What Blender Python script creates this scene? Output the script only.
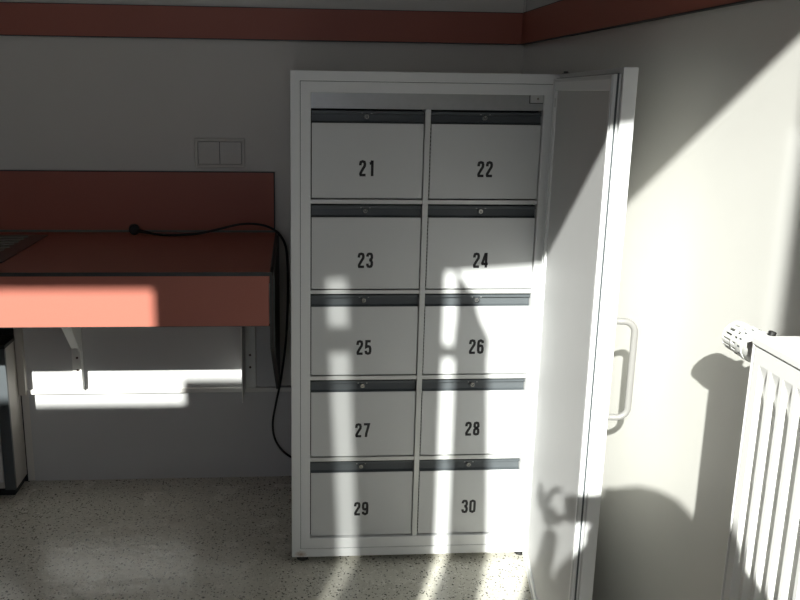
import bpy, bmesh, math, random
from mathutils import Vector, Matrix
random.seed(7)
for o in list(bpy.data.objects): bpy.data.objects.remove(o)
sc = bpy.context.scene
COL = sc.collection

# ------------------------------------------------------------------ camera, world, sun, exposure
CAM = Vector((0.0, 0.0, 1.395))
PITCH, YAW, ROLL = 0.2268, 0.0722, 0.0141
fw = Vector((math.sin(YAW)*math.cos(PITCH), math.cos(YAW)*math.cos(PITCH), -math.sin(PITCH)))
rt0 = Vector((math.cos(YAW), -math.sin(YAW), 0.0)); up0 = rt0.cross(fw)
rt = rt0*math.cos(ROLL) + up0*math.sin(ROLL)
up = up0*math.cos(ROLL) - rt0*math.sin(ROLL)
cd = bpy.data.cameras.new('camera'); cam = bpy.data.objects.new('camera', cd); COL.objects.link(cam)
M = Matrix((rt, up, -fw)).transposed().to_4x4(); M.translation = CAM
cam.matrix_world = M
cd.sensor_fit = 'HORIZONTAL'; cd.sensor_width = 36.0; cd.lens = 37.388
cd.shift_x = 0.05675; cd.shift_y = -0.02447
cd.clip_start = 0.01; cd.clip_end = 100
sc.camera = cam

SUN_DIR = Vector((0.38, 1.0, -0.54)).normalized()
sd = bpy.data.lights.new('sun', 'SUN'); sd.energy = 14.2; sd.angle = math.radians(0.53); sd.color = (1.0, 0.97, 0.93)
sun = bpy.data.objects.new('sun', sd); COL.objects.link(sun)
sun.rotation_euler = SUN_DIR.to_track_quat('-Z', 'Y').to_euler(); sun.location = (-3, -8, 7)

w = bpy.data.worlds.new('sky'); sc.world = w; w.use_nodes = True
bg = w.node_tree.nodes['Background']; bg.inputs[0].default_value = (0.84, 0.86, 1.0, 1); bg.inputs[1].default_value = 1.35

vs = sc.view_settings
sc.display_settings.display_device = 'sRGB'
vs.view_transform = 'Standard'; vs.look = 'None'; vs.exposure = 0.0; vs.gamma = 1.0; vs.use_curve_mapping = False

# ------------------------------------------------------------------ room numbers
D, W = 2.835, 0.76                # back wall, right wall
YC = 2.2506                       # cabinet face
XL, XR, Z0, Z1 = -0.0147, 0.724, 0.0205, 1.4402
TOPZ, YA, ZAPR, XEND = 0.9122, 2.184, 0.7636, -0.071
YW = -0.8                         # window wall behind the viewer
XW = -3.0; ZC = 2.9

# ------------------------------------------------------------------ materials
def mat(name, color, rough=0.5, metal=0.0, spec=0.5, noise=0.0, scale=40.0, bump=0.0, coat=0.0):
    m = bpy.data.materials.new(name); m.use_nodes = True
    nt = m.node_tree; b = nt.nodes['Principled BSDF']
    b.inputs['Roughness'].default_value = rough; b.inputs['Metallic'].default_value = metal
    b.inputs['Specular IOR Level'].default_value = spec
    if coat: b.inputs['Coat Weight'].default_value = coat; b.inputs['Coat Roughness'].default_value = 0.25
    tc = nt.nodes.new('ShaderNodeTexCoord'); n = nt.nodes.new('ShaderNodeTexNoise')
    n.inputs['Scale'].default_value = scale; n.inputs['Detail'].default_value = 3
    nt.links.new(tc.outputs['Object'], n.inputs['Vector'])
    mx = nt.nodes.new('ShaderNodeMix'); mx.data_type = 'RGBA'
    c = color
    mx.inputs['A'].default_value = (c[0]*(1-noise), c[1]*(1-noise), c[2]*(1-noise), 1)
    mx.inputs['B'].default_value = (min(1, c[0]*(1+noise)), min(1, c[1]*(1+noise)), min(1, c[2]*(1+noise)), 1)
    nt.links.new(n.outputs['Fac'], mx.inputs['Factor']); nt.links.new(mx.outputs['Result'], b.inputs['Base Color'])
    if bump:
        bp = nt.nodes.new('ShaderNodeBump'); bp.inputs['Strength'].default_value = bump; bp.inputs['Distance'].default_value = 0.001
        nt.links.new(n.outputs['Fac'], bp.inputs['Height']); nt.links.new(bp.outputs['Normal'], b.inputs['Normal'])
    return m

M_WALL = mat('wall_laminate', (0.67, 0.645, 0.60), 0.42, noise=0.03, scale=6)
M_WALLR = mat('right_wall_laminate', (0.74, 0.73, 0.69), 0.13, spec=0.5, noise=0.03, scale=6)
M_WALLR.node_tree.nodes['Principled BSDF'].inputs['IOR'].default_value = 1.75
M_PANEL = mat('lower_wall_panel', (0.56, 0.56, 0.56), 0.5, noise=0.02, scale=8)
M_CASING = mat('casing_paint', (0.50, 0.47, 0.43), 0.5, noise=0.04, scale=20)
M_CEIL = mat('ceiling_paint', (0.70, 0.69, 0.66), 0.8, noise=0.02)
M_SIDE = mat('side_room_paint', (0.30, 0.29, 0.27), 0.8, noise=0.03)
M_ORANGE = mat('salmon_laminate', (0.38, 0.120, 0.084), 0.5, noise=0.10, scale=350)
M_BLACKE = mat('black_edge', (0.018, 0.020, 0.019), 0.45, noise=0.1)
M_BROWN = mat('brown_edge', (0.06, 0.035, 0.025), 0.5, noise=0.15)
M_WHITE = mat('white_lacquer', (0.76, 0.77, 0.77), 0.33, noise=0.015, scale=10)
M_WHITE2 = mat('white_plastic', (0.80, 0.80, 0.77), 0.35, noise=0.01)
M_GREYP = mat('pale_grey_lacquer', (0.60, 0.61, 0.61), 0.38, noise=0.02, scale=12)
M_LINING = mat('door_lining_lacquer', (0.60, 0.60, 0.60), 0.6, noise=0.02, scale=12)
M_ALU = mat('brushed_aluminium', (0.45, 0.46, 0.46), 0.35, metal=0.7, noise=0.08, scale=60)
M_SILVER = mat('grey_shelf_edge', (0.62, 0.63, 0.62), 0.35, metal=0.3, noise=0.03)
M_PULL = mat('dark_grey_pull', (0.075, 0.085, 0.092), 0.38, noise=0.06, scale=30)
M_GAP = mat('black_gap', (0.008, 0.009, 0.011), 0.7)
M_INK = mat('black_ink', (0.012, 0.012, 0.014), 0.6)
M_SINK = mat('dull_steel', (0.20, 0.20, 0.185), 0.3, metal=0.9, noise=0.1, scale=30)
M_SEAL = mat('grey_green_seal', (0.14, 0.16, 0.145), 0.4, noise=0.05)
M_STEEL = mat('polished_steel', (0.62, 0.60, 0.56), 0.25, metal=1.0, noise=0.05, scale=80)
M_HANDLE = mat('grey_nylon', (0.25, 0.245, 0.235), 0.35, noise=0.03)
M_RUBBER = mat('black_rubber', (0.012, 0.012, 0.012), 0.5, noise=0.1)
M_RAD = mat('radiator_enamel', (0.86, 0.86, 0.84), 0.3, noise=0.01)
M_SWITCH = mat('switch_plastic', (0.60, 0.58, 0.53), 0.3, noise=0.01)
M_CURT = mat('added_curtain_cloth', (0.42, 0.40, 0.36), 0.9, noise=0.08, scale=90, bump=0.2)
M_FRAME = mat('window_frame_paint', (0.72, 0.71, 0.68), 0.4, noise=0.02)
M_SKIN = mat('skin', (0.62, 0.36, 0.26), 0.5, noise=0.05)
M_CLOTH = mat('navy_sweater', (0.05, 0.06, 0.10), 0.9, noise=0.15, scale=150, bump=0.3)
M_JEANS = mat('dark_trousers', (0.04, 0.045, 0.06), 0.85, noise=0.2, scale=200)
M_HAIR = mat('brown_hair', (0.05, 0.03, 0.018), 0.6, noise=0.3, scale=120)
M_SHOE = mat('shoe_leather', (0.03, 0.02, 0.015), 0.4, noise=0.1)

def mk_frame_rust():
    m = mat('white_lacquer_with_rust_spot', (0.76, 0.77, 0.77), 0.33, noise=0.015, scale=10)
    nt = m.node_tree; b = nt.nodes['Principled BSDF']; src = b.inputs['Base Color'].links[0].from_socket
    g = nt.nodes.new('ShaderNodeNewGeometry'); s = nt.nodes.new('ShaderNodeVectorMath'); s.operation = 'SUBTRACT'
    s.inputs[1].default_value = (0.013, YC, 0.030)
    sm = nt.nodes.new('ShaderNodeVectorMath'); sm.operation = 'MULTIPLY'; sm.inputs[1].default_value = (0.7, 1, 1.0)
    l = nt.nodes.new('ShaderNodeVectorMath'); l.operation = 'LENGTH'
    nz = nt.nodes.new('ShaderNodeTexNoise'); nz.inputs['Scale'].default_value = 180
    ad = nt.nodes.new('ShaderNodeMath'); ad.operation = 'MULTIPLY_ADD'; ad.inputs[1].default_value = 0.016
    mr = nt.nodes.new('ShaderNodeMapRange'); mr.inputs['From Min'].default_value = 0.008; mr.inputs['From Max'].default_value = 0.022
    mr.inputs['To Min'].default_value = 0.75; mr.inputs['To Max'].default_value = 0.0
    mx = nt.nodes.new('ShaderNodeMix'); mx.data_type = 'RGBA'; mx.inputs['B'].default_value = (0.30, 0.15, 0.07, 1)
    L = nt.links.new
    L(g.outputs['Position'], s.inputs[0]); L(s.outputs[0], sm.inputs[0]); L(sm.outputs[0], l.inputs[0]); L(g.outputs['Position'], nz.inputs['Vector'])
    L(nz.outputs['Fac'], ad.inputs[0]); L(l.outputs['Value'], ad.inputs[2]); L(ad.outputs[0], mr.inputs['Value'])
    L(mr.outputs[0], mx.inputs['Factor']); L(src, mx.inputs['A']); L(mx.outputs['Result'], b.inputs['Base Color'])
    return m
M_RUST = mk_frame_rust()

def mk_floor():
    m = bpy.data.materials.new('speckled_vinyl_terrazzo'); m.use_nodes = True
    nt = m.node_tree; b = nt.nodes['Principled BSDF']; L = nt.links.new
    tc = nt.nodes.new('ShaderNodeTexCoord')
    n0 = nt.nodes.new('ShaderNodeTexNoise'); n0.inputs['Scale'].default_value = 90; n0.inputs['Detail'].default_value = 4
    L(tc.outputs['Object'], n0.inputs['Vector'])
    base = nt.nodes.new('ShaderNodeMix'); base.data_type = 'RGBA'
    base.inputs['A'].default_value = (0.48, 0.465, 0.40, 1); base.inputs['B'].default_value = (0.66, 0.64, 0.56, 1)
    L(n0.outputs['Fac'], base.inputs['Factor'])
    cur = base.outputs['Result']
    for sca, thr, col, seed, pr in ((110, 0.33, (0.02, 0.018, 0.016), 0.0, 0.30), (170, 0.34, (0.09, 0.08, 0.065), 3.3, 0.25), (72, 0.24, (0.03, 0.028, 0.025), 7.7, 0.20), (120, 0.36, (0.74, 0.72, 0.66), 11.0, 0.25)):
        mp = nt.nodes.new('ShaderNodeMapping'); mp.inputs['Location'].default_value = (seed, seed*1.7, 0)
        mp.inputs['Rotation'].default_value = (0, 0, seed)
        nz = nt.nodes.new('ShaderNodeTexNoise'); nz.inputs['Scale'].default_value = sca*1.2
        vm = nt.nodes.new('ShaderNodeVectorMath'); vm.operation = 'MULTIPLY_ADD'; vm.inputs[1].default_value = (0.012,)*3
        v = nt.nodes.new('ShaderNodeTexVoronoi'); v.inputs['Scale'].default_value = sca; v.inputs['Randomness'].default_value = 1
        L(tc.outputs['Object'], mp.inputs['Vector']); L(mp.outputs[0], nz.inputs['Vector']); L(nz.outputs['Color'], vm.inputs[0]); L(mp.outputs[0], vm.inputs[2])
        L(vm.outputs[0], v.inputs['Vector'])
        lt = nt.nodes.new('ShaderNodeMath'); lt.operation = 'LESS_THAN'; lt.inputs[1].default_value = thr
        L(v.outputs['Distance'], lt.inputs[0])
        sp = nt.nodes.new('ShaderNodeSeparateColor'); L(v.outputs['Color'], sp.inputs[0])
        l2 = nt.nodes.new('ShaderNodeMath'); l2.operation = 'LESS_THAN'; l2.inputs[1].default_value = pr
        L(sp.outputs[0], l2.inputs[0])
        mu = nt.nodes.new('ShaderNodeMath'); mu.operation = 'MULTIPLY'; L(lt.outputs[0], mu.inputs[0]); L(l2.outputs[0], mu.inputs[1])
        mm = nt.nodes.new('ShaderNodeMath'); mm.operation = 'MULTIPLY'; mm.inputs[1].default_value = 0.85; L(mu.outputs[0], mm.inputs[0])
        mx = nt.nodes.new('ShaderNodeMix'); mx.data_type = 'RGBA'; mx.inputs['B'].default_value = (*col, 1)
        L(mm.outputs[0], mx.inputs['Factor']); L(cur, mx.inputs['A']); cur = mx.outputs['Result']
    L(cur, b.inputs['Base Color'])
    n2 = nt.nodes.new('ShaderNodeTexNoise'); n2.inputs['Scale'].default_value = 9; L(tc.outputs['Object'], n2.inputs['Vector'])
    r = nt.nodes.new('ShaderNodeMapRange'); r.inputs['To Min'].default_value = 0.17; r.inputs['To Max'].default_value = 0.34
    L(n2.outputs['Fac'], r.inputs['Value']); L(r.outputs[0], b.inputs['Roughness'])
    bp = nt.nodes.new('ShaderNodeBump'); bp.inputs['Strength'].default_value = 0.5; bp.inputs['Distance'].default_value = 0.003
    n3 = nt.nodes.new('ShaderNodeTexNoise'); n3.inputs['Scale'].default_value = 22; L(tc.outputs['Object'], n3.inputs['Vector'])
    L(n3.outputs['Fac'], bp.inputs['Height']); L(bp.outputs[0], b.inputs['Normal'])
    return m
M_FLOOR = mk_floor()

def mk_sheer():
    m = bpy.data.materials.new('added_curtain_net'); m.use_nodes = True; nt = m.node_tree
    b = nt.nodes['Principled BSDF']; b.inputs['Base Color'].default_value = (0.6, 0.58, 0.54, 1); b.inputs['Roughness'].default_value = 0.9
    t = nt.nodes.new('ShaderNodeBsdfTransparent'); mx = nt.nodes.new('ShaderNodeMixShader'); mx.inputs[0].default_value = 0.5
    out = nt.nodes['Material Output']
    nt.links.new(b.outputs[0], mx.inputs[1]); nt.links.new(t.outputs[0], mx.inputs[2]); nt.links.new(mx.outputs[0], out.inputs['Surface'])
    return m
M_SHEER = mk_sheer()

def mk_glass():
    m = bpy.data.materials.new('window_glass'); m.use_nodes = True; nt = m.node_tree
    g = nt.nodes.new('ShaderNodeBsdfGlossy'); g.inputs['Roughness'].default_value = 0.02
    t = nt.nodes.new('ShaderNodeBsdfTransparent'); t.inputs[0].default_value = (0.95, 0.97, 0.96, 1)
    mx = nt.nodes.new('ShaderNodeMixShader'); mx.inputs[0].default_value = 0.06
    nt.links.new(t.outputs[0], mx.inputs[1]); nt.links.new(g.outputs[0], mx.inputs[2]); nt.links.new(mx.outputs[0], nt.nodes['Material Output'].inputs['Surface'])
    return m
M_GLASS = mk_glass()

# ------------------------------------------------------------------ mesh helpers (all coordinates in metres, world space)
def root_loc(o):
    v = Vector((0, 0, 0))
    while o is not None: v += o.location; o = o.parent
    return v
def thing(name, loc, label, cat, group=None):
    o = bpy.data.objects.new(name, None); COL.objects.link(o); o.location = loc; o.empty_display_size = 0.05
    o['label'] = label; o['category'] = cat
    if group: o['group'] = group
    return o
def obj(name, bm, m, parent=None, smooth=False, origin=None, bevel=0.0, label=None):
    off = root_loc(parent) if parent else Vector(origin or (0, 0, 0))
    bmesh.ops.recalc_face_normals(bm, faces=bm.faces)
    for v in bm.verts: v.co -= off
    me = bpy.data.meshes.new(name); bm.to_mesh(me); bm.free()
    ms = m if isinstance(m, (list, tuple)) else [m]
    for x in ms: me.materials.append(x)
    if smooth:
        for p in me.polygons: p.use_smooth = True
    o = bpy.data.objects.new(name, me); COL.objects.link(o)
    if parent: o.parent = parent
    else: o.location = off
    if bevel:
        b = o.modifiers.new('bevel', 'BEVEL'); b.width = bevel; b.segments = 2; b.limit_method = 'ANGLE'; b.angle_limit = math.radians(40)
    if label: o['label'] = label
    return o
def struct(name, bm, m, **k):
    o = obj(name, bm, m, **k); o['kind'] = 'structure'; return o
def tag(o, label, cat, group=None):
    o['label'] = label; o['category'] = cat
    if group: o['group'] = group
    return o
def box(bm, x0, x1, y0, y1, z0, z1, mi=0, X=None):
    vs_ = []
    for x in (x0, x1):
        for y in (y0, y1):
            for z in (z0, z1):
                p = Vector((x, y, z)); vs_.append(bm.verts.new(X(p) if X else p))
    fs = []
    for idx in ((0, 1, 3, 2), (4, 6, 7, 5), (0, 4, 5, 1), (2, 3, 7, 6), (0, 2, 6, 4), (1, 5, 7, 3)):
        f = bm.faces.new([vs_[i] for i in idx]); f.material_index = mi; fs.append(f)
    return bm
def B(*a, **k):
    bm = bmesh.new(); box(bm, *a, **k); return bm
def ring(bm, x0, x1, z0, z1, t, y0, y1, X=None, tb=None, tt=None):
    tb = t if tb is None else tb; tt = t if tt is None else tt
    o = [(x0, z0), (x1, z0), (x1, z1), (x0, z1)]; i = [(x0+t, z0+tb), (x1-t, z0+tb), (x1-t, z1-tt), (x0+t, z1-tt)]
    V = {}
    for yk, y in ((0, y0), (1, y1)):
        for nm, pts in (('o', o), ('i', i)):
            for k, (x, z) in enumerate(pts):
                p = Vector((x, y, z)); V[nm, k, yk] = bm.verts.new(X(p) if X else p)
    for k in range(4):
        n = (k+1) % 4
        bm.faces.new([V['o', k, 0], V['o', n, 0], V['i', n, 0], V['i', k, 0]])
        bm.faces.new([V['o', k, 1], V['i', k, 1], V['i', n, 1], V['o', n, 1]])
        bm.faces.new([V['o', k, 0], V['o', k, 1], V['o', n, 1], V['o', n, 0]])
        bm.faces.new([V['i', k, 0], V['i', n, 0], V['i', n, 1], V['i', k, 1]])
    return bm
def tube(bm, pts, r, seg=10, caps=True):
    pts = [Vector(p) for p in pts]; rings = []
    t0 = (pts[1]-pts[0]).normalized(); nrm = t0.orthogonal().normalized()
    for i, p in enumerate(pts):
        t = ((pts[min(i+1, len(pts)-1)] - pts[max(i-1, 0)])).normalized()
        nrm = (nrm - t*nrm.dot(t)).normalized(); bn = t.cross(nrm)
        rr = r[i] if isinstance(r, (list, tuple)) else r
        rings.append([bm.verts.new(p + (nrm*math.cos(a)+bn*math.sin(a))*rr) for a in [2*math.pi*k/seg for k in range(seg)]])
    for a, b in zip(rings, rings[1:]):
        for k in range(seg):
            f = bm.faces.new([a[k], a[(k+1) % seg], b[(k+1) % seg], b[k]]); f.smooth = True
    if caps:
        bm.faces.new(rings[0][::-1]); bm.faces.new(rings[-1])
    return bm
def spline(pts, n=8):
    pts = [Vector(p) for p in pts]; out = []
    P = [pts[0]*2-pts[1]] + pts + [pts[-1]*2-pts[-2]]
    for i in range(1, len(P)-2):
        a, b, c, d = P[i-1:i+3]
        for k in range(n):
            t = k/n
            out.append(0.5*((2*b)+(-a+c)*t+(2*a-5*b+4*c-d)*t*t+(-a+3*b-3*c+d)*t**3))
    out.append(pts[-1]); return out
def lathe(bm, p0, axis, prof, seg=32):
    """prof: list of (distance along axis, radius)"""
    axis = Vector(axis).normalized(); n = axis.orthogonal().normalized(); b = axis.cross(n); p0 = Vector(p0); rings = []
    for d, r in prof:
        rings.append([bm.verts.new(p0+axis*d+(n*math.cos(2*math.pi*k/seg)+b*math.sin(2*math.pi*k/seg))*max(r, 1e-5)) for k in range(seg)])
    for A, Bq in zip(rings, rings[1:]):
        for k in range(seg): bm.faces.new([A[k], A[(k+1) % seg], Bq[(k+1) % seg], Bq[k]])
    bm.faces.new(rings[0][::-1]); bm.faces.new(rings[-1]); return bm

# ------------------------------------------------------------------ the room shell
struct('floor', B(XW-0.1, W+0.12, YW-0.1, D+0.12, -0.08, 0.0), M_FLOOR)
struct('ceiling', B(XW-0.1, W+0.12, YW-0.1, D+0.12, ZC, ZC+0.08), M_CEIL)
struct('wall_back', B(XW-0.1, W+0.12, D, D+0.12, 0, ZC), M_WALL)
struct('wall_right', B(W, W+0.12, YW-0.1, D, 0, ZC), M_WALLR)
struct('wall_left', B(XW-0.1, XW, YW-0.1, D, 0, ZC), M_SIDE)
# window wall behind the viewer: clerestory (left) and tall glazing (right)
LX0, LX1, LZ0, LZ1 = -2.60, -1.515, 2.252, 2.530
GX0, GX1, GZ1 = -1.12, -0.008, 2.612
bm = bmesh.new()
box(bm, XW, LX0, YW-0.1, YW, 0, ZC); box(bm, LX0, LX1, YW-0.1, YW, 0, LZ0); box(bm, LX0, LX1, YW-0.1, YW, LZ1, ZC)
box(bm, LX1, GX0, YW-0.1, YW, 0, ZC); box(bm, GX0, GX1, YW-0.1, YW, GZ1, ZC, X=lambda p: p+Vector((0, 0, 0.060*(p.x+0.587) if p.z < 2.7 else 0))); box(bm, GX1, W, YW-0.1, YW, 0, ZC)  # head tilted to set the slope of the sunlight's upper edge
struct('wall_front', bm, M_CEIL)
bm = bmesh.new(); box(bm, LX0, LX1, YW-0.06, YW-0.054, LZ0, LZ1)
w1 = struct('window_1', bm, M_GLASS)
obj('added_sill_block', B(-1.788, LX1-0.002, YW-0.05, YW-0.02, LZ0+0.002, 2.352), M_FRAME, w1)  # block added on the sill to step the lower edge of the sunlight
bm = bmesh.new(); box(bm, GX0, GX1, YW-0.06, YW-0.054, 0.0, GZ1+0.04)
w2 = struct('window_2', bm, M_GLASS)
bm = bmesh.new(); box(bm, -0.80, -0.64, YW-0.05, YW-0.02, 2.318, 2.345)
box(bm, GX0, -0.80, YW-0.05, YW-0.02, 2.338, 2.402)
obj('window_rail', bm, M_FRAME, w2)  # unseen bar, stepped in height to break the sun strips

def curtain(name, x0t, x1t, x0b, x1b, zt, zb, y, m, label, folds, shape=None, amp=0.012):  # unseen sheets added behind the viewer to cut the sunlight into strips
    bm = bmesh.new(); NX, NZ = folds*8, 40; g = []
    for j in range(NZ+1):
        t = j/NZ; z = zt+(zb-zt)*t
        a, b_ = (shape(z) if shape else (x0t+(x0b-x0t)*t, x1t+(x1b-x1t)*t)); row = []
        for i in range(NX+1):
            u = i/NX
            row.append((a+(b_-a)*u, y+amp*math.sin(u*folds*2*math.pi)*(0.6+0.4*t), z))
        g.append(row)
    V0 = [[bm.verts.new(p) for p in r] for r in g]; V1 = [[bm.verts.new((p[0], p[1]+0.002, p[2])) for p in r] for r in g]
    for j in range(NZ):
        for i in range(NX):
            bm.faces.new([V0[j][i], V0[j][i+1], V0[j+1][i+1], V0[j+1][i]]); bm.faces.new([V1[j][i], V1[j+1][i], V1[j+1][i+1], V1[j][i+1]])
    for j in range(NZ):
        bm.faces.new([V0[j][0], V0[j+1][0], V1[j+1][0], V1[j][0]]); bm.faces.new([V0[j][NX], V1[j][NX], V1[j+1][NX], V0[j+1][NX]])
    for i in range(NX):
        bm.faces.new([V0[0][i], V1[0][i], V1[0][i+1], V0[0][i+1]]); bm.faces.new([V0[NZ][i], V0[NZ][i+1], V1[NZ][i+1], V1[NZ][i]])
    o = obj(name, bm, m, smooth=True, origin=((x0b+x1b)/2, y, zb)); tag(o, label, 'curtain'); return o
rod = thing('curtain_rod', (-0.8, YW+0.03, 2.672), 'white curtain rod fixed above the tall glazing', 'curtain rod')
obj('rod', tube(bmesh.new(), [(-1.20, YW+0.03, 2.672), (-0.45, YW+0.03, 2.672)], 0.008), M_FRAME, rod)
for rx in (-1.185, -0.47):
    obj('rod_bracket', B(rx-0.006, rx+0.006, YW+0.0005, YW+0.03, 2.627, 2.637), M_FRAME, rod)
curtain('added_curtain_wide', -1.017, -0.730, -0.892, -0.726, 2.66, 0.03, YW+0.03, M_CURT, 'wide heavy grey curtain added out of view to shade the locker cabinet', 6)
curtain('added_curtain_sheer', -1.086, -1.008, -0.948, -0.880, 2.66, 0.03, YW+0.052, M_SHEER, 'thin see-through net curtain added out of view to dim one sun strip', 2, amp=0.003)
curtain('added_curtain_narrow', -1.17, -1.074, -1.17, -0.938, 2.66, 0.03, YW+0.03, M_CURT, 'narrow heavy curtain added out of view to bound the dim sun strip', 2)
def gathered(z):  # outline shaped after the dark area wanted between the sun strips
    pts = [(2.66, -0.700, -0.696), (2.53, -0.702, -0.694), (2.49, -0.700, -0.652), (2.41, -0.698, -0.628), (2.35, -0.698, -0.612), (2.33, -0.704, -0.590), (2.31, -0.698, -0.598), (2.16, -0.697, -0.590), (1.74, -0.695, -0.570), (0.0, -0.69, -0.505)]
    for (za, a0, a1), (zb_, b0, b1) in zip(pts, pts[1:]):
        if z >= zb_:
            t = (za-z)/(za-zb_); return a0+(b0-a0)*t, a1+(b1-a1)*t
    return pts[-1][1:]
curtain('added_curtain_gathered', -0.705, -0.66, -0.70, -0.53, 2.66, 0.03, YW+0.03, M_CURT, 'narrow gathered grey curtain added out of view, widening downwards to shape a shadow', 3, shape=gathered, amp=0.008)

# coloured band round the room
def band(name, bm, parent=None): return struct(name, bm, [M_ORANGE, M_BLACKE])
bm = B(XW, W-0.012, D-0.012, D, 1.5475, 1.6444); box(bm, XW, W-0.012, D-0.013, D, 1.5447, 1.5475, 1); box(bm, XW, W-0.012, D-0.013, D, 1.6444, 1.6464, 1); band('trim_1', bm)
bm = B(W-0.012, W, YW, D, 1.5475, 1.6444); box(bm, W-0.013, W, YW, D, 1.5447, 1.5475, 1); box(bm, W-0.013, W, YW, D, 1.6444, 1.6464, 1); band('trim_2', bm)
# thin vertical seam in the back wall corner above the band
struct('trim_3', B(W-0.008, W-0.0045, D-0.0015, D, 1.6464, ZC), M_CASING)
# under-counter wall panels with a ledge
XC = -0.965
struct('wall_panel_upper', B(-0.940, -0.142, D-0.010, D, 0.3525, ZAPR+0.12), M_PANEL)
bm = B(-0.940, XL, D-0.022, D, 0.336, 0.3525); struct('trim_4', bm, M_FRAME, bevel=0.002)
bm = B(-0.9655, -0.940, D-0.030, D, 0.336, ZAPR+0.12); struct('trim_5', bm, M_CASING, bevel=0.002)
struct('wall_panel_lower', B(-0.940, XL+0.3, D-0.004, D, 0.0, 0.336), M_PANEL)
struct('shade_sheet', B(-1.9, -0.9655, D-0.006, D, 0.0, ZAPR+0.12), M_GAP)  # black sheet standing in for the shade under the sink

# ------------------------------------------------------------------ worktop
wt = thing('worktop', (-1.0, D, 0), 'salmon red laminate worktop with deep apron along the back wall', 'counter')
XW0 = -2.4
bm = B(XW0, XEND, YA+0.002, D-0.016, 0.882, TOPZ); obj('top', bm, M_ORANGE, wt)
obj('front_edge', B(XW0, XEND, YA-0.001, YA+0.002, 0.9022, TOPZ+0.0003), M_BLACKE, wt)
obj('apron', B(XW0, XEND-0.002, YA, YA+0.018, ZAPR, 0.9020), M_ORANGE, wt)
obj('apron_edge', B(XW0, XEND, YA+0.001, YA+0.018, ZAPR-0.002, ZAPR), M_BLACKE, wt)
bm = B(XW0, XEND-0.004, D-0.014, D-0.001, TOPZ, 1.1145); obj('backsplash', bm, M_ORANGE, wt)
bm = B(XW0, XEND, D-0.013, D-0.001, 1.1145, 1.1175); box(bm, XEND-0.004, XEND, D-0.013, D-0.001, TOPZ, 1.1145); obj('backsplash_edge', bm, M_BLACKE, wt)
obj('joint_strip', B(XW0, XEND, D-0.019, D-0.014, TOPZ, TOPZ+0.007), M_SEAL, wt)
# end panel: gusset running from the apron back to the wall
bm = bmesh.new()
prof = [(YA, TOPZ), (YA, 0.700), (D-0.011, 0.340), (D-0.011, TOPZ)]
for (xa, xb, mi, ins) in ((XEND, XEND+0.006, 0, 0.0), (XEND+0.006, XEND+0.009, 1, 0.012), (XEND+0.009, XEND+0.013, 0, 0.0)):
    A = [bm.verts.new((xa, y+(ins if k < 2 else 0), z-(ins if k in (0, 3) else 0))) for k, (y, z) in enumerate(prof)]
    Bv = [bm.verts.new((xb, y+(ins if k < 2 else 0), z-(ins if k in (0, 3) else 0))) for k, (y, z) in enumerate(prof)]
    for k in range(4):
        f = bm.faces.new([A[k], A[(k+1) % 4], Bv[(k+1) % 4], Bv[k]]); f.material_index = mi
    f = bm.faces.new(A); f.material_index = mi; f = bm.faces.new(Bv[::-1]); f.material_index = mi
obj('end_panel', bm, [M_BLACKE, M_BROWN], wt)
def bracket(name, x0, x1, zlow, flare, label):
    t = thing(name, ((x0+x1)/2, D-0.01, zlow), label, 'bracket', None)
    yb = D-0.0105
    obj('wall_plate', B(x0, x1, yb-0.012, yb, zlow, 0.88), M_WHITE2, t, bevel=0.001)
    # web standing out of the plate, and sloping arm towards the apron
    bm = bmesh.new(); pr = [(yb-0.012, zlow+0.005), (yb-0.012, 0.88), (YA+0.06, 0.88), (YA+0.06, 0.845), (yb-0.20, 0.70), (yb-0.035, 0.50), (yb-0.030, zlow+0.005)]
    xa, xb = x1-0.005, x1
    if flare:
        A = [bm.verts.new((xa, y, z)) for y, z in pr]; Bv = [bm.verts.new((xb, y, z)) for y, z in pr]
        bm.faces.new(A); bm.faces.new(Bv[::-1])
        for k in range(len(pr)): bm.faces.new([A[k], A[(k+1) % len(pr)], Bv[(k+1) % len(pr)], Bv[k]])
        obj('web', bm, M_WHITE2, t)
        bm = bmesh.new(); a = [Vector((x0, yb-0.012, 0.505)), Vector((x1-0.005, yb-0.012, 0.505)), Vector((x1-0.005, yb-0.20, 0.70)), Vector((x0, yb-0.20, 0.70))]
        up_ = [p+Vector((0, 0.003, 0.006)) for p in a]; A = [bm.verts.new(p) for p in a]; U = [bm.verts.new(p) for p in up_]
        bm.faces.new(A); bm.faces.new(U[::-1])
        for k in range(4): bm.faces.new([A[k], A[(k+1) % 4], U[(k+1) % 4], U[k]])
        obj('sloping_arm', bm, M_WHITE2, t)
    if not flare:
        obj('web', B(x0, x0+0.003, yb-0.17, yb-0.012, zlow+0.004, 0.88), M_WHITE2, t)  # web made deep to keep the sun off the plate and wall
    for zz in ((0.470, 0.425) if flare else (0.475, 0.43)):
        obj('screw', lathe(bmesh.new(), ((x0+x1)/2, yb-0.012, zz), (0, -1, 0), [(0, 0.0042), (0.001, 0.0042), (0.0015, 0.002)], 12), M_BROWN, t)
    return t
bracket('wall_bracket', -0.778, -0.742, 0.3535, True, 'white shelf bracket with sloping arm under the sunlit half of the worktop')
bracket('wall_bracket', -0.182, -0.143, 0.3535, False, 'flat white slotted upright under the right end of the worktop')
struct('wall_panel_end', B(-0.140, XEND+0.014, D-0.0105, D, 0.3525, ZAPR+0.12), M_PANEL)

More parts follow.
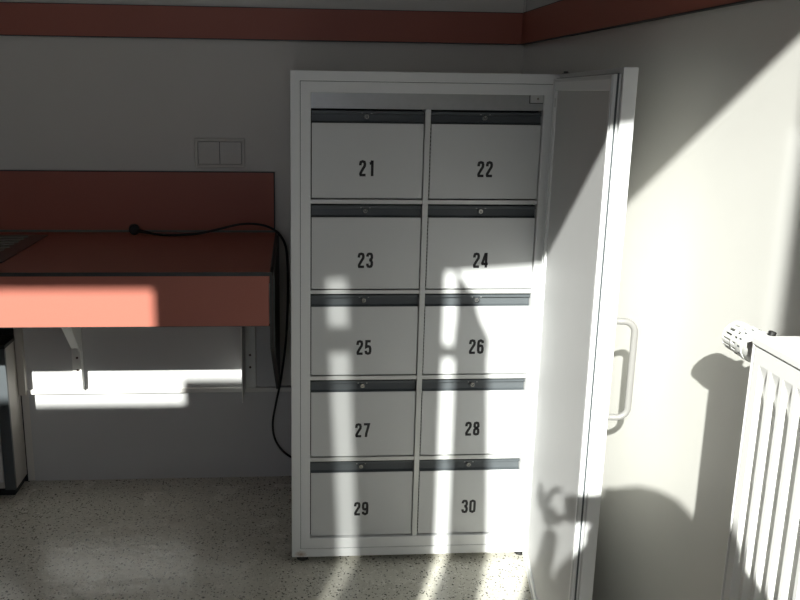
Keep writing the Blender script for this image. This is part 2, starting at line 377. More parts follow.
# sink drainer at the left
dr = thing('sink_drainer', (-1.1, 2.52, TOPZ), 'ribbed stainless steel sink drainer set in the worktop', 'sink')
bm = B(-1.5, -0.808, 2.30, 2.745, TOPZ+0.0003, TOPZ+0.004); obj('rim', bm, M_SINK, dr, bevel=0.002)
for k in range(9):
    yy = 2.345+k*0.044
    obj('drain_rib', tube(bmesh.new(), [(-1.45, yy, TOPZ+0.0045), (-0.86, yy, TOPZ+0.0045)], 0.004, 8), M_SINK, dr)

# small low cabinet at the left edge
un = thing('low_cabinet', (-1.2, 2.74, 0), 'low pale cupboard with dark edging under the sink', 'cabinet')
ux0, ux1, uy0, uy1, uz0, uz1 = -1.6, -0.9665, 2.705, D-0.007, 0.03, 0.538
obj('body', B(ux0, ux1, uy0+0.012, uy1, uz0, uz1), M_CASING, un)
obj('top_board', B(ux0, ux1+0.002, uy0, uy1, uz1, uz1+0.012), M_BLACKE, un)
obj('front_edge', B(ux1-0.035, ux1, uy0, uy0+0.012, uz0, uz1), M_PULL, un)
obj('door_panel', B(ux0, ux1-0.037, uy0-0.004, uy0+0.012, uz0+0.03, uz1-0.004), M_PANEL, un, bevel=0.001)
obj('plinth', B(ux0, ux1-0.01, uy0+0.02, uy1, 0, uz0), M_GAP, un)

# double switch
sw = thing('wall_switch', (-0.253, D, 1.18), 'double square rocker switch above the splashback', 'switch')
x0, x1, z0, z1 = -0.337, -0.170, 1.130, 1.228
obj('frame', ring(bmesh.new(), x0, x1, z0, z1, 0.0115, D-0.010, D-0.0003), M_SWITCH, sw, bevel=0.003)
bm = B(x0+0.0105, x1-0.0105, D-0.006, D-0.0003, z0+0.0105, z1-0.0105); obj('backing', bm, M_GAP, sw)
for a, b_ in ((x0+0.0125, (x0+x1)/2-0.001), ((x0+x1)/2+0.001, x1-0.0125)):
    bm = bmesh.new(); v = []
    for x in (a, b_):
        for z in (z0+0.0125, z1-0.0125): v.append((x, z))
    p = [bm.verts.new((x, D-0.0085, z)) for x, z in v]; mid = [bm.verts.new((x, D-0.012, (z0+z1)/2+0.01)) for x in (a, b_)]; bk = [bm.verts.new((x, D-0.005, z)) for x, z in v]
    bm.faces.new([p[0], p[2], mid[1], mid[0]]); bm.faces.new([mid[0], mid[1], p[3], p[1]])
    bm.faces.new([p[0], mid[0], p[1], bk[1], bk[0]]); bm.faces.new([p[2], bk[2], bk[3], p[3], mid[1]]); bm.faces.new([p[0], bk[0], bk[2], p[2]]); bm.faces.new([p[1], p[3], bk[3], bk[1]]); bm.faces.new(bk)
    obj('rocker', bm, M_SWITCH, sw)

# power cable with plug
pc = thing('power_cable', (-0.533, 2.765, TOPZ), 'black power cable lying over the worktop and hanging down beside the locker cabinet', 'cable')
path = [(-0.490, 2.750, TOPZ+0.010), (-0.46, 2.742, TOPZ+0.0065), (-0.41, 2.735, TOPZ+0.0045), (-0.33, 2.74, TOPZ+0.008), (-0.26, 2.745, TOPZ+0.022), (-0.20, 2.75, TOPZ+0.036), (-0.155, 2.755, TOPZ+0.040), (-0.11, 2.76, TOPZ+0.034),
        (-0.075, 2.765, TOPZ+0.019), (-0.050, 2.77, TOPZ-0.005), (-0.033, 2.775, TOPZ-0.05), (-0.0285, 2.78, 0.78), (-0.029, 2.785, 0.68), (-0.034, 2.79, 0.56), (-0.042, 2.79, 0.48), (-0.056, 2.79, 0.38), (-0.072, 2.785, 0.305), (-0.084, 2.785, 0.23), (-0.078, 2.79, 0.17), (-0.055, 2.805, 0.12), (-0.022, 2.815, 0.085), (0.03, 2.818, 0.06)]
obj('cord', tube(bmesh.new(), spline(path, 6), 0.0040, 8), M_RUBBER, pc)
bm = lathe(bmesh.new(), (-0.533, 2.760, TOPZ+0.0185), (0.25, -0.9, 0), [(-0.018, 0.015), (-0.016, 0.0175), (0.004, 0.0175), (0.012, 0.014), (0.014, 0.008)], 24)
obj('plug', bm, M_RUBBER, pc, smooth=False)
obj('strain_relief', tube(bmesh.new(), [(-0.533, 2.756, TOPZ+0.018), (-0.510, 2.752, TOPZ+0.014), (-0.480, 2.748, TOPZ+0.009)], [0.008, 0.006, 0.0045], 10), M_RUBBER, pc)
for s_ in (-0.0095, 0.0095):
    obj('pin', tube(bmesh.new(), [(-0.535+s_, 2.780, TOPZ+0.0185), (-0.538+s_, 2.800, TOPZ+0.0185)], 0.0024, 8), M_STEEL, pc)

# ------------------------------------------------------------------ locker cabinet
cb = thing('locker_cabinet', ((XL+XR)/2, (YC+2.79)/2, 0), 'tall white metal locker cabinet with ten numbered compartments and its outer door open', 'locker cabinet')
YB = 2.79; T = 0.004
bm = bmesh.new()
box(bm, XL, XL+T, YC+0.02, YB, Z0, Z1); box(bm, XR-T, XR, YC+0.02, YB, Z0, Z1); box(bm, XL+T, XR-T, YC+0.02, YB, Z1-T, Z1); box(bm, XL+T, XR-T, YC+0.02, YB, Z0, Z0+T); box(bm, XL+T, XR-T, YB-T, YB, Z0+T, Z1-T)
obj('body', bm, M_WHITE, cb)
IL, IR, IB, IT = 0.040, 0.669, 0.0800, 1.3845
obj('outer_frame', ring(bmesh.new(), XL, XR, Z0, Z1, 0.0262, YC, YC+0.020), M_RUST, cb, bevel=0.0015)
bm = ring(bmesh.new(), XL+0.0275, XR-0.0275, Z0+0.0275, Z1-0.0275, IL-(XL+0.0275), YC+0.0012, YC+0.045, tb=IB-(Z0+0.0275), tt=Z1-0.0275-IT)
obj('inner_frame', bm, M_WHITE, cb, bevel=0.001)
obj('frame_joint', ring(bmesh.new(), XL+0.0258, XR-0.0258, Z0+0.0258, Z1-0.0258, 0.0022, YC+0.003, YC+0.012), M_PULL, cb)
obj('interior', B(IL-0.004, IR+0.004, YC+0.060, YC+0.064, IB-0.004, IT+0.004), M_GAP, cb)
obj('header_panel', B(IL, IR, YC+0.010, YC+0.058, 1.3430, IT), M_ALU, cb)
M0, M1 = 0.3475, 0.3627
obj('divider', B(M0, M1, YC+0.0055, YC+0.058, IB, 1.3430), M_SILVER, cb, bevel=0.0008)
tops = [1.3430, 1.0880, 0.8340, 0.5790, 0.3270]; bots = [1.0995, 0.8445, 0.5905, 0.3385, 0.0815]
for k in range(4):
    for xa, xb in ((IL, M0), (M1, IR)):
        obj('shelf', B(xa+0.0003, xb-0.0003, YC+0.0065, YC+0.058, tops[k+1], bots[k]), M_SILVER, cb, bevel=0.0008)

DIG = {  # strokes in a box 0..0.42 wide, 0..1 high
 '0': [[(0.21, 0.935), (0.34, 0.87), (0.355, 0.75), (0.355, 0.25), (0.34, 0.13), (0.21, 0.065), (0.08, 0.13), (0.065, 0.25), (0.065, 0.75), (0.08, 0.87), (0.21, 0.935)]],
 '1': [[(0.10, 0.80), (0.20, 0.82), (0.27, 0.99)], [(0.27, 1.0), (0.27, 0.0)]],
 '2': [[(0.065, 0.68), (0.065, 0.78), (0.10, 0.90), (0.21, 0.935), (0.32, 0.90), (0.355, 0.78), (0.34, 0.64), (0.21, 0.42), (0.09, 0.20), (0.07, 0.065)], [(0.02, 0.065), (0.41, 0.065)]],
 '3': [[(0.065, 0.74), (0.07, 0.83), (0.12, 0.92), (0.21, 0.935), (0.31, 0.91), (0.35, 0.80), (0.35, 0.67), (0.31, 0.56), (0.19, 0.52)], [(0.19, 0.52), (0.31, 0.47), (0.355, 0.36), (0.355, 0.20), (0.31, 0.09), (0.21, 0.065), (0.11, 0.09), (0.065, 0.19), (0.065, 0.28)]],
 '4': [[(0.30, 0.0), (0.30, 1.0)], [(0.26, 0.97), (0.06, 0.30), (0.06, 0.24)], [(0.0, 0.25), (0.42, 0.25)]],
 '5': [[(0.38, 0.935), (0.10, 0.935), (0.08, 0.52), (0.20, 0.585), (0.31, 0.55), (0.355, 0.43), (0.355, 0.22), (0.32, 0.10), (0.21, 0.065), (0.10, 0.10), (0.065, 0.20), (0.065, 0.27)]],
 '6': [[(0.355, 0.74), (0.34, 0.87), (0.21, 0.935), (0.09, 0.87), (0.065, 0.75), (0.065, 0.24), (0.10, 0.10), (0.21, 0.065), (0.32, 0.10), (0.355, 0.24), (0.355, 0.40), (0.32, 0.53), (0.21, 0.57), (0.09, 0.50)]],
 '7': [[(0.02, 0.935), (0.36, 0.935), (0.30, 0.66), (0.20, 0.28), (0.17, 0.0)]],
 '8': [[(0.21, 0.935), (0.31, 0.90), (0.34, 0.79), (0.34, 0.65), (0.21, 0.53), (0.08, 0.65), (0.08, 0.79), (0.11, 0.90), (0.21, 0.935)], [(0.21, 0.53), (0.34, 0.42), (0.355, 0.20), (0.32, 0.10), (0.21, 0.065), (0.10, 0.10), (0.065, 0.20), (0.08, 0.42), (0.21, 0.53)]],
 '9': [[(0.065, 0.26), (0.08, 0.13), (0.21, 0.065), (0.33, 0.13), (0.355, 0.25), (0.355, 0.76), (0.32, 0.90), (0.21, 0.935), (0.10, 0.90), (0.065, 0.76), (0.065, 0.60), (0.10, 0.47), (0.21, 0.43), (0.33, 0.50)]],
}
def number(bm, s, xc, z0_, h, y, sw_=0.170):
    adv = 0.56; wtot = (len(s)-1)*adv+0.42; x = xc-wtot*h/2
    for ch in s:
        for st in DIG[ch]:
            pts = [Vector((p[0], p[1])) for p in st]; L, R = [], []
            closed = (pts[0]-pts[-1]).length < 1e-6
            for i, p in enumerate(pts):
                a = pts[i-1] if i > 0 else (pts[-2] if closed else None); c = pts[i+1] if i < len(pts)-1 else (pts[1] if closed else None)
                d1 = (p-a).normalized() if a is not None else None; d2 = (c-p).normalized() if c is not None else None
                if d1 is None: d1 = d2
                if d2 is None: d2 = d1
                n1 = Vector((-d1.y, d1.x)); n2 = Vector((-d2.y, d2.x)); n = (n1+n2)
                n = n.normalized() if n.length > 1e-4 else n1
                k = sw_/2/max(0.55, n.dot(n1)); L.append(p+n*k); R.append(p-n*k)
            for i in range(len(pts)-1):
                q4 = [L[i], L[i+1], R[i+1], R[i]]
                f_ = [bm.verts.new((x+q.x*h, y, z0_+q.y*h)) for q in q4]; b_ = [bm.verts.new((x+q.x*h, y+0.0004, z0_+q.y*h)) for q in q4]
                bm.faces.new(f_); bm.faces.new(b_[::-1])
                for k in range(4): bm.faces.new([f_[k], b_[k], b_[(k+1) % 4], f_[(k+1) % 4]])
        x += adv*h
n = 21
for k in range(5):
    for c, (xa, xb) in enumerate(((IL, M0), (M1, IR))):
        zt, zb = tops[k], bots[k]; s = str(n); n += 1
        yf = YC+0.009
        pa, pb = xa+0.0030, xb-0.0022
        d = obj('locker_door', B(pa, pb, yf, yf+0.016, zb+0.0035, zt-0.0380), M_GREYP, cb, bevel=0.0008, label='pale grey compartment door numbered '+s)
        # recessed dark finger pull with lip
        bm = bmesh.new()
        pr = [(yf+0.012, zt-0.004), (yf+0.004, zt-0.006), (yf+0.004, zt-0.0125), (yf+0.0135, zt-0.0145), (yf+0.0105, zt-0.0335), (yf+0.002, zt-0.0380), (yf+0.02, zt-0.0380), (yf+0.02, zt-0.004)]
        A = [bm.verts.new((pa, y, z)) for y, z in pr]; Q = [bm.verts.new((pb, y, z)) for y, z in pr]
        bm.faces.new(A); bm.faces.new(Q[::-1])
        for i in range(len(pr)): bm.faces.new([A[i], A[(i+1) % len(pr)], Q[(i+1) % len(pr)], Q[i]])
        obj('finger_pull', bm, M_PULL, d, label='dark grey finger pull along the top')
        xc = (xa+xb)/2 - 0.003; zc = zt-0.0205
        bm = lathe(bmesh.new(), (xc, yf+0.014, zc), (0, -1, 0), [(0, 0.0075), (0.010, 0.0075), (0.0105, 0.0068)], 24); lk = obj('lock', bm, M_PULL, d)
        bm = bmesh.new(); N = 24
        vr = [[bm.verts.new((xc+r*math.cos(2*math.pi*i/N), yy, zc+r*math.sin(2*math.pi*i/N))) for i in range(N)] for r, yy in ((0.0056, yf+0.0036), (0.0056, yf+0.0024), (0.0040, yf+0.0024), (0.0040, yf+0.0036))]
        for j in range(4):
            for i in range(N): bm.faces.new([vr[j][i], vr[j][(i+1) % N], vr[(j+1) % 4][(i+1) % N], vr[(j+1) % 4][i]])
        box(bm, xc-0.0009, xc+0.0009, yf+0.0026, yf+0.0036, zc-0.001, zc+0.0042)
        obj('lock_ring', bm, M_STEEL, d)
        for sgn in (-1, 1):
            obj('lock_mark', B(xc+sgn*0.0125-0.002, xc+sgn*0.0125+0.002, yf+0.0034, yf+0.004, zt-0.0125, zt-0.0112), M_SILVER, d)
        bm = bmesh.new(); number(bm, s, xc+(0.002 if c == 0 else 0.005), zb+(0.064, 0.064, 0.064, 0.063, 0.069)[k], 0.0425, yf-0.0004); obj('number', bm, M_INK, d, label='black number '+s)
# perforated hinge strips at the left side of each compartment
for xa in (IL, M1):
    for k in range(5):
        bm = bmesh.new(); box(bm, xa+0.0005, xa+0.0024, YC+0.016, YC+0.020, bots[k]+0.006, tops[k]-0.04)
        z = bots[k]+0.01
        while z < tops[k]-0.05: box(bm, xa+0.0005, xa+0.0024, YC+0.010, YC+0.020, z, z+0.006); z += 0.0105
        obj('hinge_strip', bm, M_GAP, cb)
for fx, fy in ((0.018, YC+0.03), (0.690, YC+0.03), (0.018, YB-0.04), (0.690, YB-0.04)):
    obj('foot', lathe(bmesh.new(), (fx, fy, 0.0003), (0, 0, 1), [(0, 0.017), (0.004, 0.0185), (0.014, 0.0175), (0.016, 0.009), (Z0-0.0003, 0.009)], 24), M_RUBBER, cb)
# latch block in the upper right corner
lt = obj('latch_block', B(0.632, 0.667, YC+0.004, YC+0.012, 1.364, IT), M_SILVER, cb, bevel=0.001)
obj('latch_shadow_gap', B(0.6305, 0.6685, YC+0.008, YC+0.0105, 1.3622, IT), M_GAP, lt)
obj('latch_screw', lathe(bmesh.new(), (0.652, YC+0.004, 1.375), (0, -1, 0), [(0, 0.003), (0.001, 0.003), (0.0015, 0.001)], 12), M_STEEL, lt)

# open door: local frame (a along the leaf from hinge, b from outer to inner face, z)
HX, HY = XR, YC-0.028
FX, FY = 0.6115, 1.492
ua = Vector((FX-HX, FY-HY, 0)).normalized(); ub = Vector((ua.y, -ua.x, 0))
if ub.x > 0: ub = -ub
DW = (Vector((FX, FY, 0))-Vector((HX, HY, 0))).length
def DX(p): return Vector((HX, HY, 0))+ua*p.x+ub*p.y+Vector((0, 0, p.z))
ZB, ZT = Z0, Z1-0.0005
dr_ = obj('door', B(0, DW, 0, 0.026, ZB, ZT, X=DX), M_WHITE, cb, bevel=0.0018, label='white outer door standing wide open')
obj('door_rebate', ring(bmesh.new(), 0.012, DW-0.012, ZB+0.012, ZT-0.012, 0.030, 0.0262, 0.040, X=DX), M_WHITE, dr_, bevel=0.0012)
obj('door_lining', B(0.040, DW-0.040, 0.0262, 0.0345, ZB+0.040, ZT-0.040, X=DX), M_LINING, dr_)
obj('gasket', ring(bmesh.new(), 0.015, DW-0.015, ZB+0.015, ZT-0.015, 0.006, 0.0402, 0.043, X=DX), M_GREYP, dr_)
obj('gasket_groove', ring(bmesh.new(), 0.0105, DW-0.0105, ZB+0.0105, ZT-0.0105, 0.004, 0.0305, 0.034, X=DX), M_PULL, dr_)
# bow handle on the outer face
ha = DW-0.040; zt_, zb_ = 0.958, 0.7575; out = -0.046; r_ = 0.0066
pts = [DX(Vector((ha, 0.0, zt_))), DX(Vector((ha, out+0.022, zt_)))]
for k in range(1, 7):
    a = k/6*math.pi/2; pts.append(DX(Vector((ha, out+0.022-0.022*math.sin(a), zt_-0.022+0.022*math.cos(a)))))
for k in range(0, 7):
    a = k/6*math.pi/2; pts.append(DX(Vector((ha, out+0.022-0.022*math.cos(a), zb_+0.022-0.022*math.sin(a)))))
pts += [DX(Vector((ha, 0.0, zb_)))]
obj('door_handle', tube(bmesh.new(), pts, r_, 16), M_HANDLE, dr_, label='grey bow handle on the outer face')
bm = bmesh.new()
box(bm, -0.012, 0.03, 0.004, 0.018, ZT, ZT+0.003, X=DX); lathe(bm, DX(Vector((0.0, 0.01, ZT+0.001))), (0, 0, 1), [(0, 0.006), (0.006, 0.006), (0.007, 0.004)], 16); lathe(bm, DX(Vector((0.022, 0.011, ZT+0.001))), (0, 0, 1), [(0, 0.004), (0.004, 0.004), (0.005, 0.002)], 16)
obj('hinge', bm, M_PULL, cb)
obj('catch', B(0.05, 0.066, 0.040, 0.044, 1.355, 1.378, X=DX), M_SILVER, dr_, bevel=0.001)

# ------------------------------------------------------------------ radiator
RXF, RXB, RY1, RY0, RZ0, RZ1 = 0.630, 0.697, 1.058, -0.10, 0.13, 1.069
rd = thing('radiator', (0.665, 0.5, RZ0), 'white ribbed panel radiator standing along the right wall', 'radiator')
bm = bmesh.new(); P_ = 0.029; nr = int((RY1-0.006-RY0)/P_)
zs = [RZ1-0.034, RZ1-0.105, RZ0+0.075, RZ0+0.030]
# profile of one rib along y: (offset, depth)
prof = [(0.0, 0.0), (0.0068, 0.0), (0.0084, 0.015), (0.0274, 0.015), (0.029, 0.0)]
cols = []
y = RY1-0.006-0.008; cols.append((RY1-0.006, 0.0))
for k in range(nr-1):
    for o_, d_ in prof[:-1]: cols.append((y-o_, d_))
    y -= P_
cols.append((y, 0.0)); cols.append((RY0, 0.0))
G = []
for (yy, dd) in cols:
    G.append([bm.verts.new((RXF + (dd if j in (1, 2) else 0.0), yy, zz)) for j, zz in enumerate(zs)])
top_ = [bm.verts.new((RXF+0.0, yy, RZ1-0.012)) for yy, dd in cols]; bot_ = [bm.verts.new((RXF, yy, RZ0)) for yy, dd in cols]
tb_ = [bm.verts.new((RXF+0.020, yy, RZ1-0.012)) for yy, dd in cols]; bb_ = [bm.verts.new((RXF+0.020, yy, RZ0)) for yy, dd in cols]
for i in range(len(cols)-1):
    for j in range(3): bm.faces.new([G[i][j], G[i][j+1], G[i+1][j+1], G[i+1][j]])
    bm.faces.new([top_[i], G[i][0], G[i+1][0], top_[i+1]]); bm.faces.new([G[i][3], bot_[i], bot_[i+1], G[i+1][3]])
    bm.faces.new([tb_[i], top_[i], top_[i+1], tb_[i+1]]); bm.faces.new([bot_[i], bb_[i], bb_[i+1], bot_[i+1]]); bm.faces.new([bb_[i], tb_[i], tb_[i+1], bb_[i+1]])
for e in (0, -1): bm.faces.new([top_[e], G[e][0], G[e][1], G[e][2], G[e][3], bot_[e], bb_[e], tb_[e]])
obj('front_panel', bm, M_RAD, rd)
obj('rear_panel', B(RXB-0.018, RXB, RY0, RY1-0.006, RZ0, RZ1-0.012), M_RAD, rd)
obj('side_cover', B(RXF-0.001, RXB+0.001, RY1-0.003, RY1, RZ0, RZ1-0.001), M_RAD, rd, bevel=0.0008)
obj('side_cover', B(RXF-0.001, RXB+0.001, RY0-0.006, RY0-0.003, RZ0, RZ1-0.001), M_RAD, rd, bevel=0.0008)
obj('side_gap', B(RXF+0.003, RXB-0.003, RY1-0.006, RY1-0.003, RZ0+0.01, RZ1-0.014), M_GAP, rd)
tg = obj('top_grille', ring(bmesh.new(), RXF-0.002, RXB+0.002, RY0, RY1, 0.012, 0, 0.010, X=lambda p: Vector((p.x, p.z, RZ1-0.009+p.y))), M_RAD, rd, bevel=0.001)
bm = bmesh.new(); yy = RY1-0.016
while yy > RY0+0.02:
    box(bm, RXF+0.010, RXB-0.010, yy-0.0078, yy, RZ1-0.020, RZ1-0.0005); yy -= 0.0135
obj('grille_bars', bm, M_RAD, tg)
obj('fins', B(RXF+0.021, RXB-0.019, RY0+0.01, RY1-0.01, RZ0+0.02, RZ1-0.07), M_GREYP, rd)
for yy in (0.1, 0.9):
    obj('wall_hook', B(RXB, W-0.0003, yy, yy+0.03, 0.85, 0.90), M_RAD, rd)
    obj('wall_hook', B(RXB, W-0.0003, yy, yy+0.03, 0.25, 0.30), M_RAD, rd)
# thermostatic valve on the upper far corner
vp = Vector((0.664, RY1-0.018, 1.039)); va = Vector((0.0, 1.0, 0.0))
tv = thing('thermostatic_valve', vp+va*0.07, 'white slotted thermostatic valve head at the far top corner of the radiator', 'valve')
obj('valve_body', lathe(bmesh.new(), vp+va*0.001, va, [(0.018, 0.011), (0.0185, 0.011), (0.019, 0.015), (0.026, 0.015), (0.027, 0.013), (0.034, 0.013)], 24), M_STEEL, tv)
obj('collar', lathe(bmesh.new(), vp+va*0.034, va, [(0, 0.0205), (0.002, 0.0235), (0.028, 0.0235), (0.030, 0.0225)], 40), M_WHITE2, tv)
obj('scale_ring', lathe(bmesh.new(), vp+va*0.0645, va, [(0, 0.0225), (0.001, 0.0243), (0.013, 0.0243), (0.014, 0.0235)], 40), M_WHITE2, tv)
bm = bmesh.new()
for k in range(14):
    a = 2*math.pi*k/14; c, s_ = math.cos(a), math.sin(a)
    p = vp+va*0.0715+Vector((c, 0, s_))*0.0243; t_ = Vector((-s_, 0, c))
    def XX(q, p=p, t_=t_, c=c, s_=s_): return p+t_*q.x+va*q.y+Vector((c, 0, s_))*q.z
    box(bm, -0.0012, 0.0012, -0.0025, 0.0025, -0.0005, 0.0004, X=XX)
obj('scale_marks', bm, M_PULL, tv)
# slotted cap: core + ribs
obj('head_core', lathe(bmesh.new(), vp+va*0.0785, va, [(0, 0.0190), (0.040, 0.0180), (0.043, 0.012)], 40), M_GAP, tv)
bm = bmesh.new(); NR = 17
for k in range(NR):
    a = 2*math.pi*k/NR
    def XX(q, a=a):
        rr = q.z; c, s_ = math.cos(a), math.sin(a); return vp+va*q.y+Vector((c, 0, s_))*rr+Vector((-s_, 0, c))*q.x
    hw = 0.0022
    box(bm, -hw, hw, 0.0785, 0.096, 0.0175, 0.0238, X=XX); box(bm, -hw, hw, 0.096, 0.122, 0.0165, 0.0228, X=XX)
lathe(bm, vp+va*0.0785, va, [(0, 0.0238), (0.003, 0.0238)], 40); lathe(bm, vp+va*0.094, va, [(0, 0.0236), (0.003, 0.0236)], 40); lathe(bm, vp+va*0.121, va, [(0, 0.0228), (0.002, 0.021), (0.003, 0.012)], 40)
obj('slotted_cap', bm, M_WHITE2, tv)
obj('lock_pin', lathe(bmesh.new(), vp+va*0.050+Vector((0.010, 0, 0.0215)), (0.3, 0, 1), [(0, 0.0055), (0.006, 0.0055), (0.007, 0.004)], 16), M_RUBBER, tv)
# supply pipe from the valve down to the floor, close to the wall side
pp = thing('supply_pipe', (0.70, RY1+0.022, 0), 'white supply pipe dropping from the valve to the floor behind the radiator end', 'pipe')
obj('pipe', tube(bmesh.new(), [(0.666+0.015, RY1+0.009, 1.039), (0.700, RY1+0.009, 1.032), (0.710, RY1+0.009, 1.020), (0.712, RY1+0.012, 0.99), (0.712, RY1-0.02, 0.90), (0.712, RY1-0.03, 0.5), (0.712, RY1-0.03, 0.001)], 0.0075, 12), M_RAD, pp)
obj('floor_rosette', lathe(bmesh.new(), (0.712, RY1-0.03, 0.0003), (0, 0, 1), [(0, 0.018), (0.006, 0.018), (0.009, 0.012)], 24), M_RAD, pp)

# ------------------------------------------------------------------ the photographer standing behind the camera (casts the shadow on door, wall and radiator)
def skin(name, verts, edges, radii, m, parent, sub=2, rootv=0):
    off = root_loc(parent)
    me = bpy.data.meshes.new(name); me.from_pydata([Vector(v)-off for v in verts], edges, []); me.materials.append(m)
    o = bpy.data.objects.new(name, me); COL.objects.link(o); o.parent = parent
    sk = o.modifiers.new('skin', 'SKIN'); sk.use_smooth_shade = True
    for i, r in enumerate(radii):
        v = me.skin_vertices[0].data[i]; v.radius = (r, r) if not isinstance(r, tuple) else r; v.use_root = (i == rootv)
    s_ = o.modifiers.new('sub', 'SUBSURF'); s_.levels = sub; s_.render_levels = sub
    return o
HC = Vector((0.030, -0.265, 1.445))
pe = thing('person', (0.02, -0.32, 0), 'person in navy sweater and dark trousers holding a compact camera up with both hands', 'person')
V = [(0.02, -0.33, 0.84), (0.02, -0.335, 1.00), (0.022, -0.34, 1.16), (0.028, -0.335, 1.27), (0.036, -0.315, 1.345), (0.045, -0.285, 1.41),   # 0-5 spine, neck
     (-0.115, -0.325, 1.275), (-0.205, -0.235, 1.085), (-0.115, -0.10, 1.305), (-0.088, -0.065, 1.365),                                       # 6-9 left arm
     (0.165, -0.325, 1.275), (0.245, -0.235, 1.085), (0.125, -0.10, 1.295), (0.092, -0.065, 1.355),                                         # 10-13 right arm
     (-0.065, -0.33, 0.80), (-0.080, -0.315, 0.45), (-0.085, -0.345, 0.08), (-0.090, -0.24, 0.035),                                          # 14-17 left leg
     (0.105, -0.33, 0.80), (0.120, -0.315, 0.45), (0.125, -0.345, 0.08), (0.130, -0.24, 0.035)]
E_ = [(0, 1), (1, 2), (2, 3), (3, 4), (4, 5), (3, 6), (6, 7), (7, 8), (8, 9), (3, 10), (10, 11), (11, 12), (12, 13), (0, 14), (14, 15), (15, 16), (16, 17), (0, 18), (18, 19), (19, 20), (20, 21)]
R_ = [(0.10, 0.08), (0.115, 0.085), (0.13, 0.09), (0.12, 0.08), 0.048, 0.046, 0.050, 0.038, 0.026, 0.022, 0.050, 0.038, 0.026, 0.022, 0.070, 0.048, 0.035, 0.03, 0.070, 0.048, 0.035, 0.03]
bd = skin('body', V, E_, R_, M_SKIN, pe)
# head: shaped sphere with face
def head(bm, c):
    bmesh.ops.create_uvsphere(bm, u_segments=32, v_segments=24, radius=1.0)
    for v in bm.verts:
        x, y, z = v.co
        sx = 0.076*(1-0.22*max(0, -z)); sy = 0.096; sz = 0.112
        p = Vector((x*sx, y*sy, z*sz))
        if y > 0:                                   # face side
            p.y *= 0.93
            g = math.exp(-((x/0.16)**2+((z+0.10)/0.20)**2)); p.y += 0.020*g       # nose
            g = math.exp(-((x/0.30)**2+((z+0.42)/0.09)**2)); p.y += 0.006*g       # lips
            g = math.exp(-((x/0.35)**2+((z+0.78)/0.16)**2)); p.y += 0.010*g       # chin
            for s_ in (-1, 1):
                g = math.exp(-(((x-s_*0.38)/0.20)**2+((z-0.06)/0.13)**2)); p.y -= 0.010*g   # eye sockets
        v.co = p+c
    for f in bm.faces: f.smooth = True
bm = bmesh.new(); head(bm, HC); obj('head', bm, M_SKIN, pe)
for s_ in (-1, 1):
    bm = bmesh.new(); bmesh.ops.create_uvsphere(bm, u_segments=16, v_segments=12, radius=0.0115)
    for v in bm.verts: v.co += HC+Vector((s_*0.029, 0.076, 0.007))
    obj('eye', bm, M_WHITE2, pe, smooth=True)
    bm = bmesh.new(); bmesh.ops.create_uvsphere(bm, u_segments=16, v_segments=12, radius=1)
    for v in bm.verts: v.co = Vector((v.co.x*0.007, v.co.y*0.017, v.co.z*0.030))+HC+Vector((s_*0.078, -0.005, -0.005))
    obj('ear', bm, M_SKIN, pe, smooth=True)
bm = bmesh.new(); bmesh.ops.create_uvsphere(bm, u_segments=40, v_segments=28, radius=1)
bmesh.ops.delete(bm, geom=[v for v in bm.verts if (v.co.y > 0.25 and v.co.z < 0.52) or v.co.z < -0.80], context='VERTS')
for v in bm.verts:
    k = 1+0.03*math.sin(23*v.co.x+11*v.co.z)*math.cos(17*v.co.y)
    dn = max(0.0, -v.co.z)
    v.co = Vector((v.co.x*0.110*k*(1+(1.9 if v.co.x < 0 else 1.3)*dn), v.co.y*0.106*k-0.004-0.02*dn, v.co.z*0.120*k-0.10*dn))+HC
hr = obj('hair', bm, M_HAIR, pe, smooth=True); so = hr.modifiers.new('thick', 'SOLIDIFY'); so.thickness = 0.006
# clothing
sv = [(0.02, -0.33, 0.70), V[1], V[2], (0.028, -0.335, 1.265), V[6], V[7], (-0.125, -0.115, 1.285), V[10], V[11], (0.135, -0.115, 1.275)]
skin('sweater', sv, [(0, 1), (1, 2), (2, 3), (3, 4), (4, 5), (5, 6), (3, 7), (7, 8), (8, 9)], [(0.150, 0.125), (0.138, 0.110), (0.15, 0.105), (0.135, 0.095), 0.064, 0.056, 0.044, 0.064, 0.056, 0.044], M_CLOTH, pe)
tv_ = [(0.02, -0.33, 0.98), (-0.055, -0.33, 0.77), V[15], (-0.085, -0.345, 0.09), (0.095, -0.33, 0.77), V[19], (0.125, -0.345, 0.09)]
skin('trousers', tv_, [(0, 1), (1, 2), (2, 3), (0, 4), (4, 5), (5, 6)], [0.105, 0.088, 0.064, 0.055, 0.088, 0.064, 0.055], M_JEANS, pe)
for s_, xx in ((-1, -0.088), (1, 0.128)):
    bm = bmesh.new(); bmesh.ops.create_uvsphere(bm, u_segments=24, v_segments=14, radius=1)
    for v in bm.verts:
        zz = max(-0.55, v.co.z); v.co = Vector((xx+v.co.x*0.046, -0.285+v.co.y*0.130, 0.041+zz*(0.072 if v.co.y < 0 else 0.05)+(0.0 if v.co.y < 0 else -0.0)))
        v.co.z = max(0.001, v.co.z)
    obj('shoe', bm, M_SHOE, pe, smooth=True)
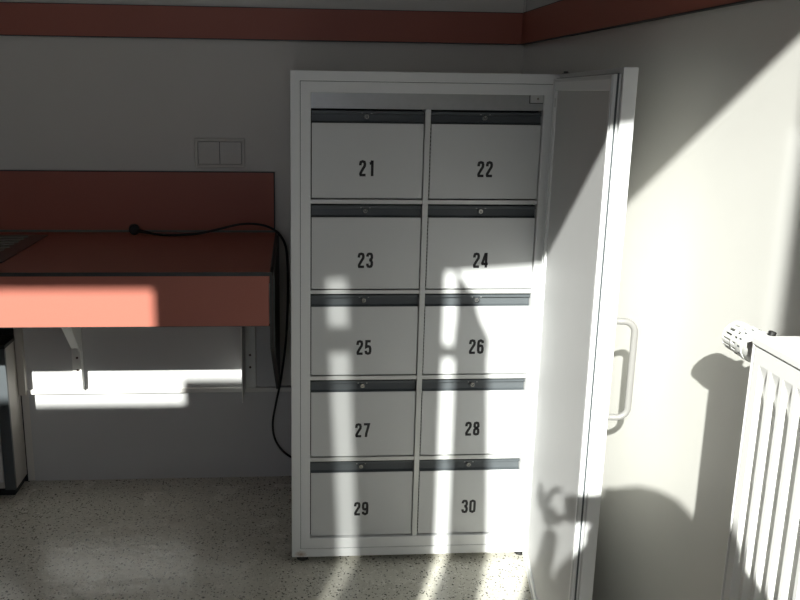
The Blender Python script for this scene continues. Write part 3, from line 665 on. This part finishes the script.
# hands: palm + five fingers each, built as skinned chains; f/r/u = camera axes
def CP(r, u, f): return CAM+rt*r+up*u+fw*f
def hand(sgn):
    pv = [CP(sgn*0.092, -0.045, -0.060), CP(sgn*0.090, -0.018, -0.052), CP(sgn*0.086, 0.008, -0.048)]
    skin('palm', pv, [(0, 1), (1, 2)], [(0.022, 0.020), (0.027, 0.016), (0.022, 0.014)], M_SKIN, pe)
    if sgn < 0:   # left: index and thumb form a loop at the camera's left edge
        chains = [[(0.088, 0.010, -0.046), (0.086, 0.034, -0.040), (0.066, 0.042, -0.036), (0.050, 0.036, -0.034)],
                  [(0.094, 0.006, -0.046), (0.108, 0.030, -0.044), (0.116, 0.052, -0.044), (0.120, 0.070, -0.046)],
                  [(0.096, 0.000, -0.046), (0.114, 0.018, -0.048), (0.126, 0.036, -0.050), (0.130, 0.050, -0.052)],
                  [(0.096, -0.010, -0.048), (0.114, 0.000, -0.052), (0.126, 0.014, -0.054), (0.130, 0.026, -0.056)],
                  [(0.084, -0.030, -0.054), (0.068, -0.030, -0.046), (0.054, -0.024, -0.042), (0.044, -0.018, -0.040)]]
    else:         # right: index on the shutter, others curled round the grip, thumb behind
        chains = [[(0.086, 0.014, -0.044), (0.080, 0.036, -0.042), (0.060, 0.042, -0.045), (0.042, 0.037, -0.048)],
                  [(0.082, 0.008, -0.040), (0.070, 0.012, -0.026), (0.054, 0.010, -0.024), (0.044, 0.008, -0.026)],
                  [(0.082, -0.006, -0.040), (0.070, -0.004, -0.026), (0.054, -0.006, -0.024), (0.044, -0.008, -0.026)],
                  [(0.084, -0.020, -0.044), (0.072, -0.020, -0.028), (0.058, -0.022, -0.026), (0.050, -0.023, -0.028)],
                  [(0.084, -0.022, -0.062), (0.070, -0.010, -0.070), (0.054, -0.004, -0.071), (0.044, 0.000, -0.069)]]
    rad = [0.0105, 0.0098, 0.0090, 0.0075]
    for k, ch in enumerate(chains):
        kk = 1.15 if k == 4 else 1.0
        skin('thumb' if k == 4 else 'finger', [CP(sgn*a, b_, c) for a, b_, c in ch], [(0, 1), (1, 2), (2, 3)], [r*kk for r in rad], M_SKIN, pe)
hand(-1); hand(1)
ck = thing('compact_camera', CP(0, 0, -0.05), 'small silver compact camera held in two hands', 'camera')
def CX(p): return CP(p.x, p.z, p.y)
obj('camera_body', B(-0.046, 0.046, -0.060, -0.038, -0.029, 0.029, X=CX), M_ALU, ck, bevel=0.005)
obj('lens_barrel', lathe(bmesh.new(), CP(0, 0, -0.038), fw, [(0, 0.021), (0.010, 0.021), (0.0101, 0.018), (0.020, 0.018), (0.0201, 0.015), (0.026, 0.015)], 32), M_PULL, ck)
obj('shutter_button', lathe(bmesh.new(), CP(0.030, 0.029, -0.049), up, [(0, 0.006), (0.003, 0.006), (0.0035, 0.004)], 20), M_STEEL, ck)
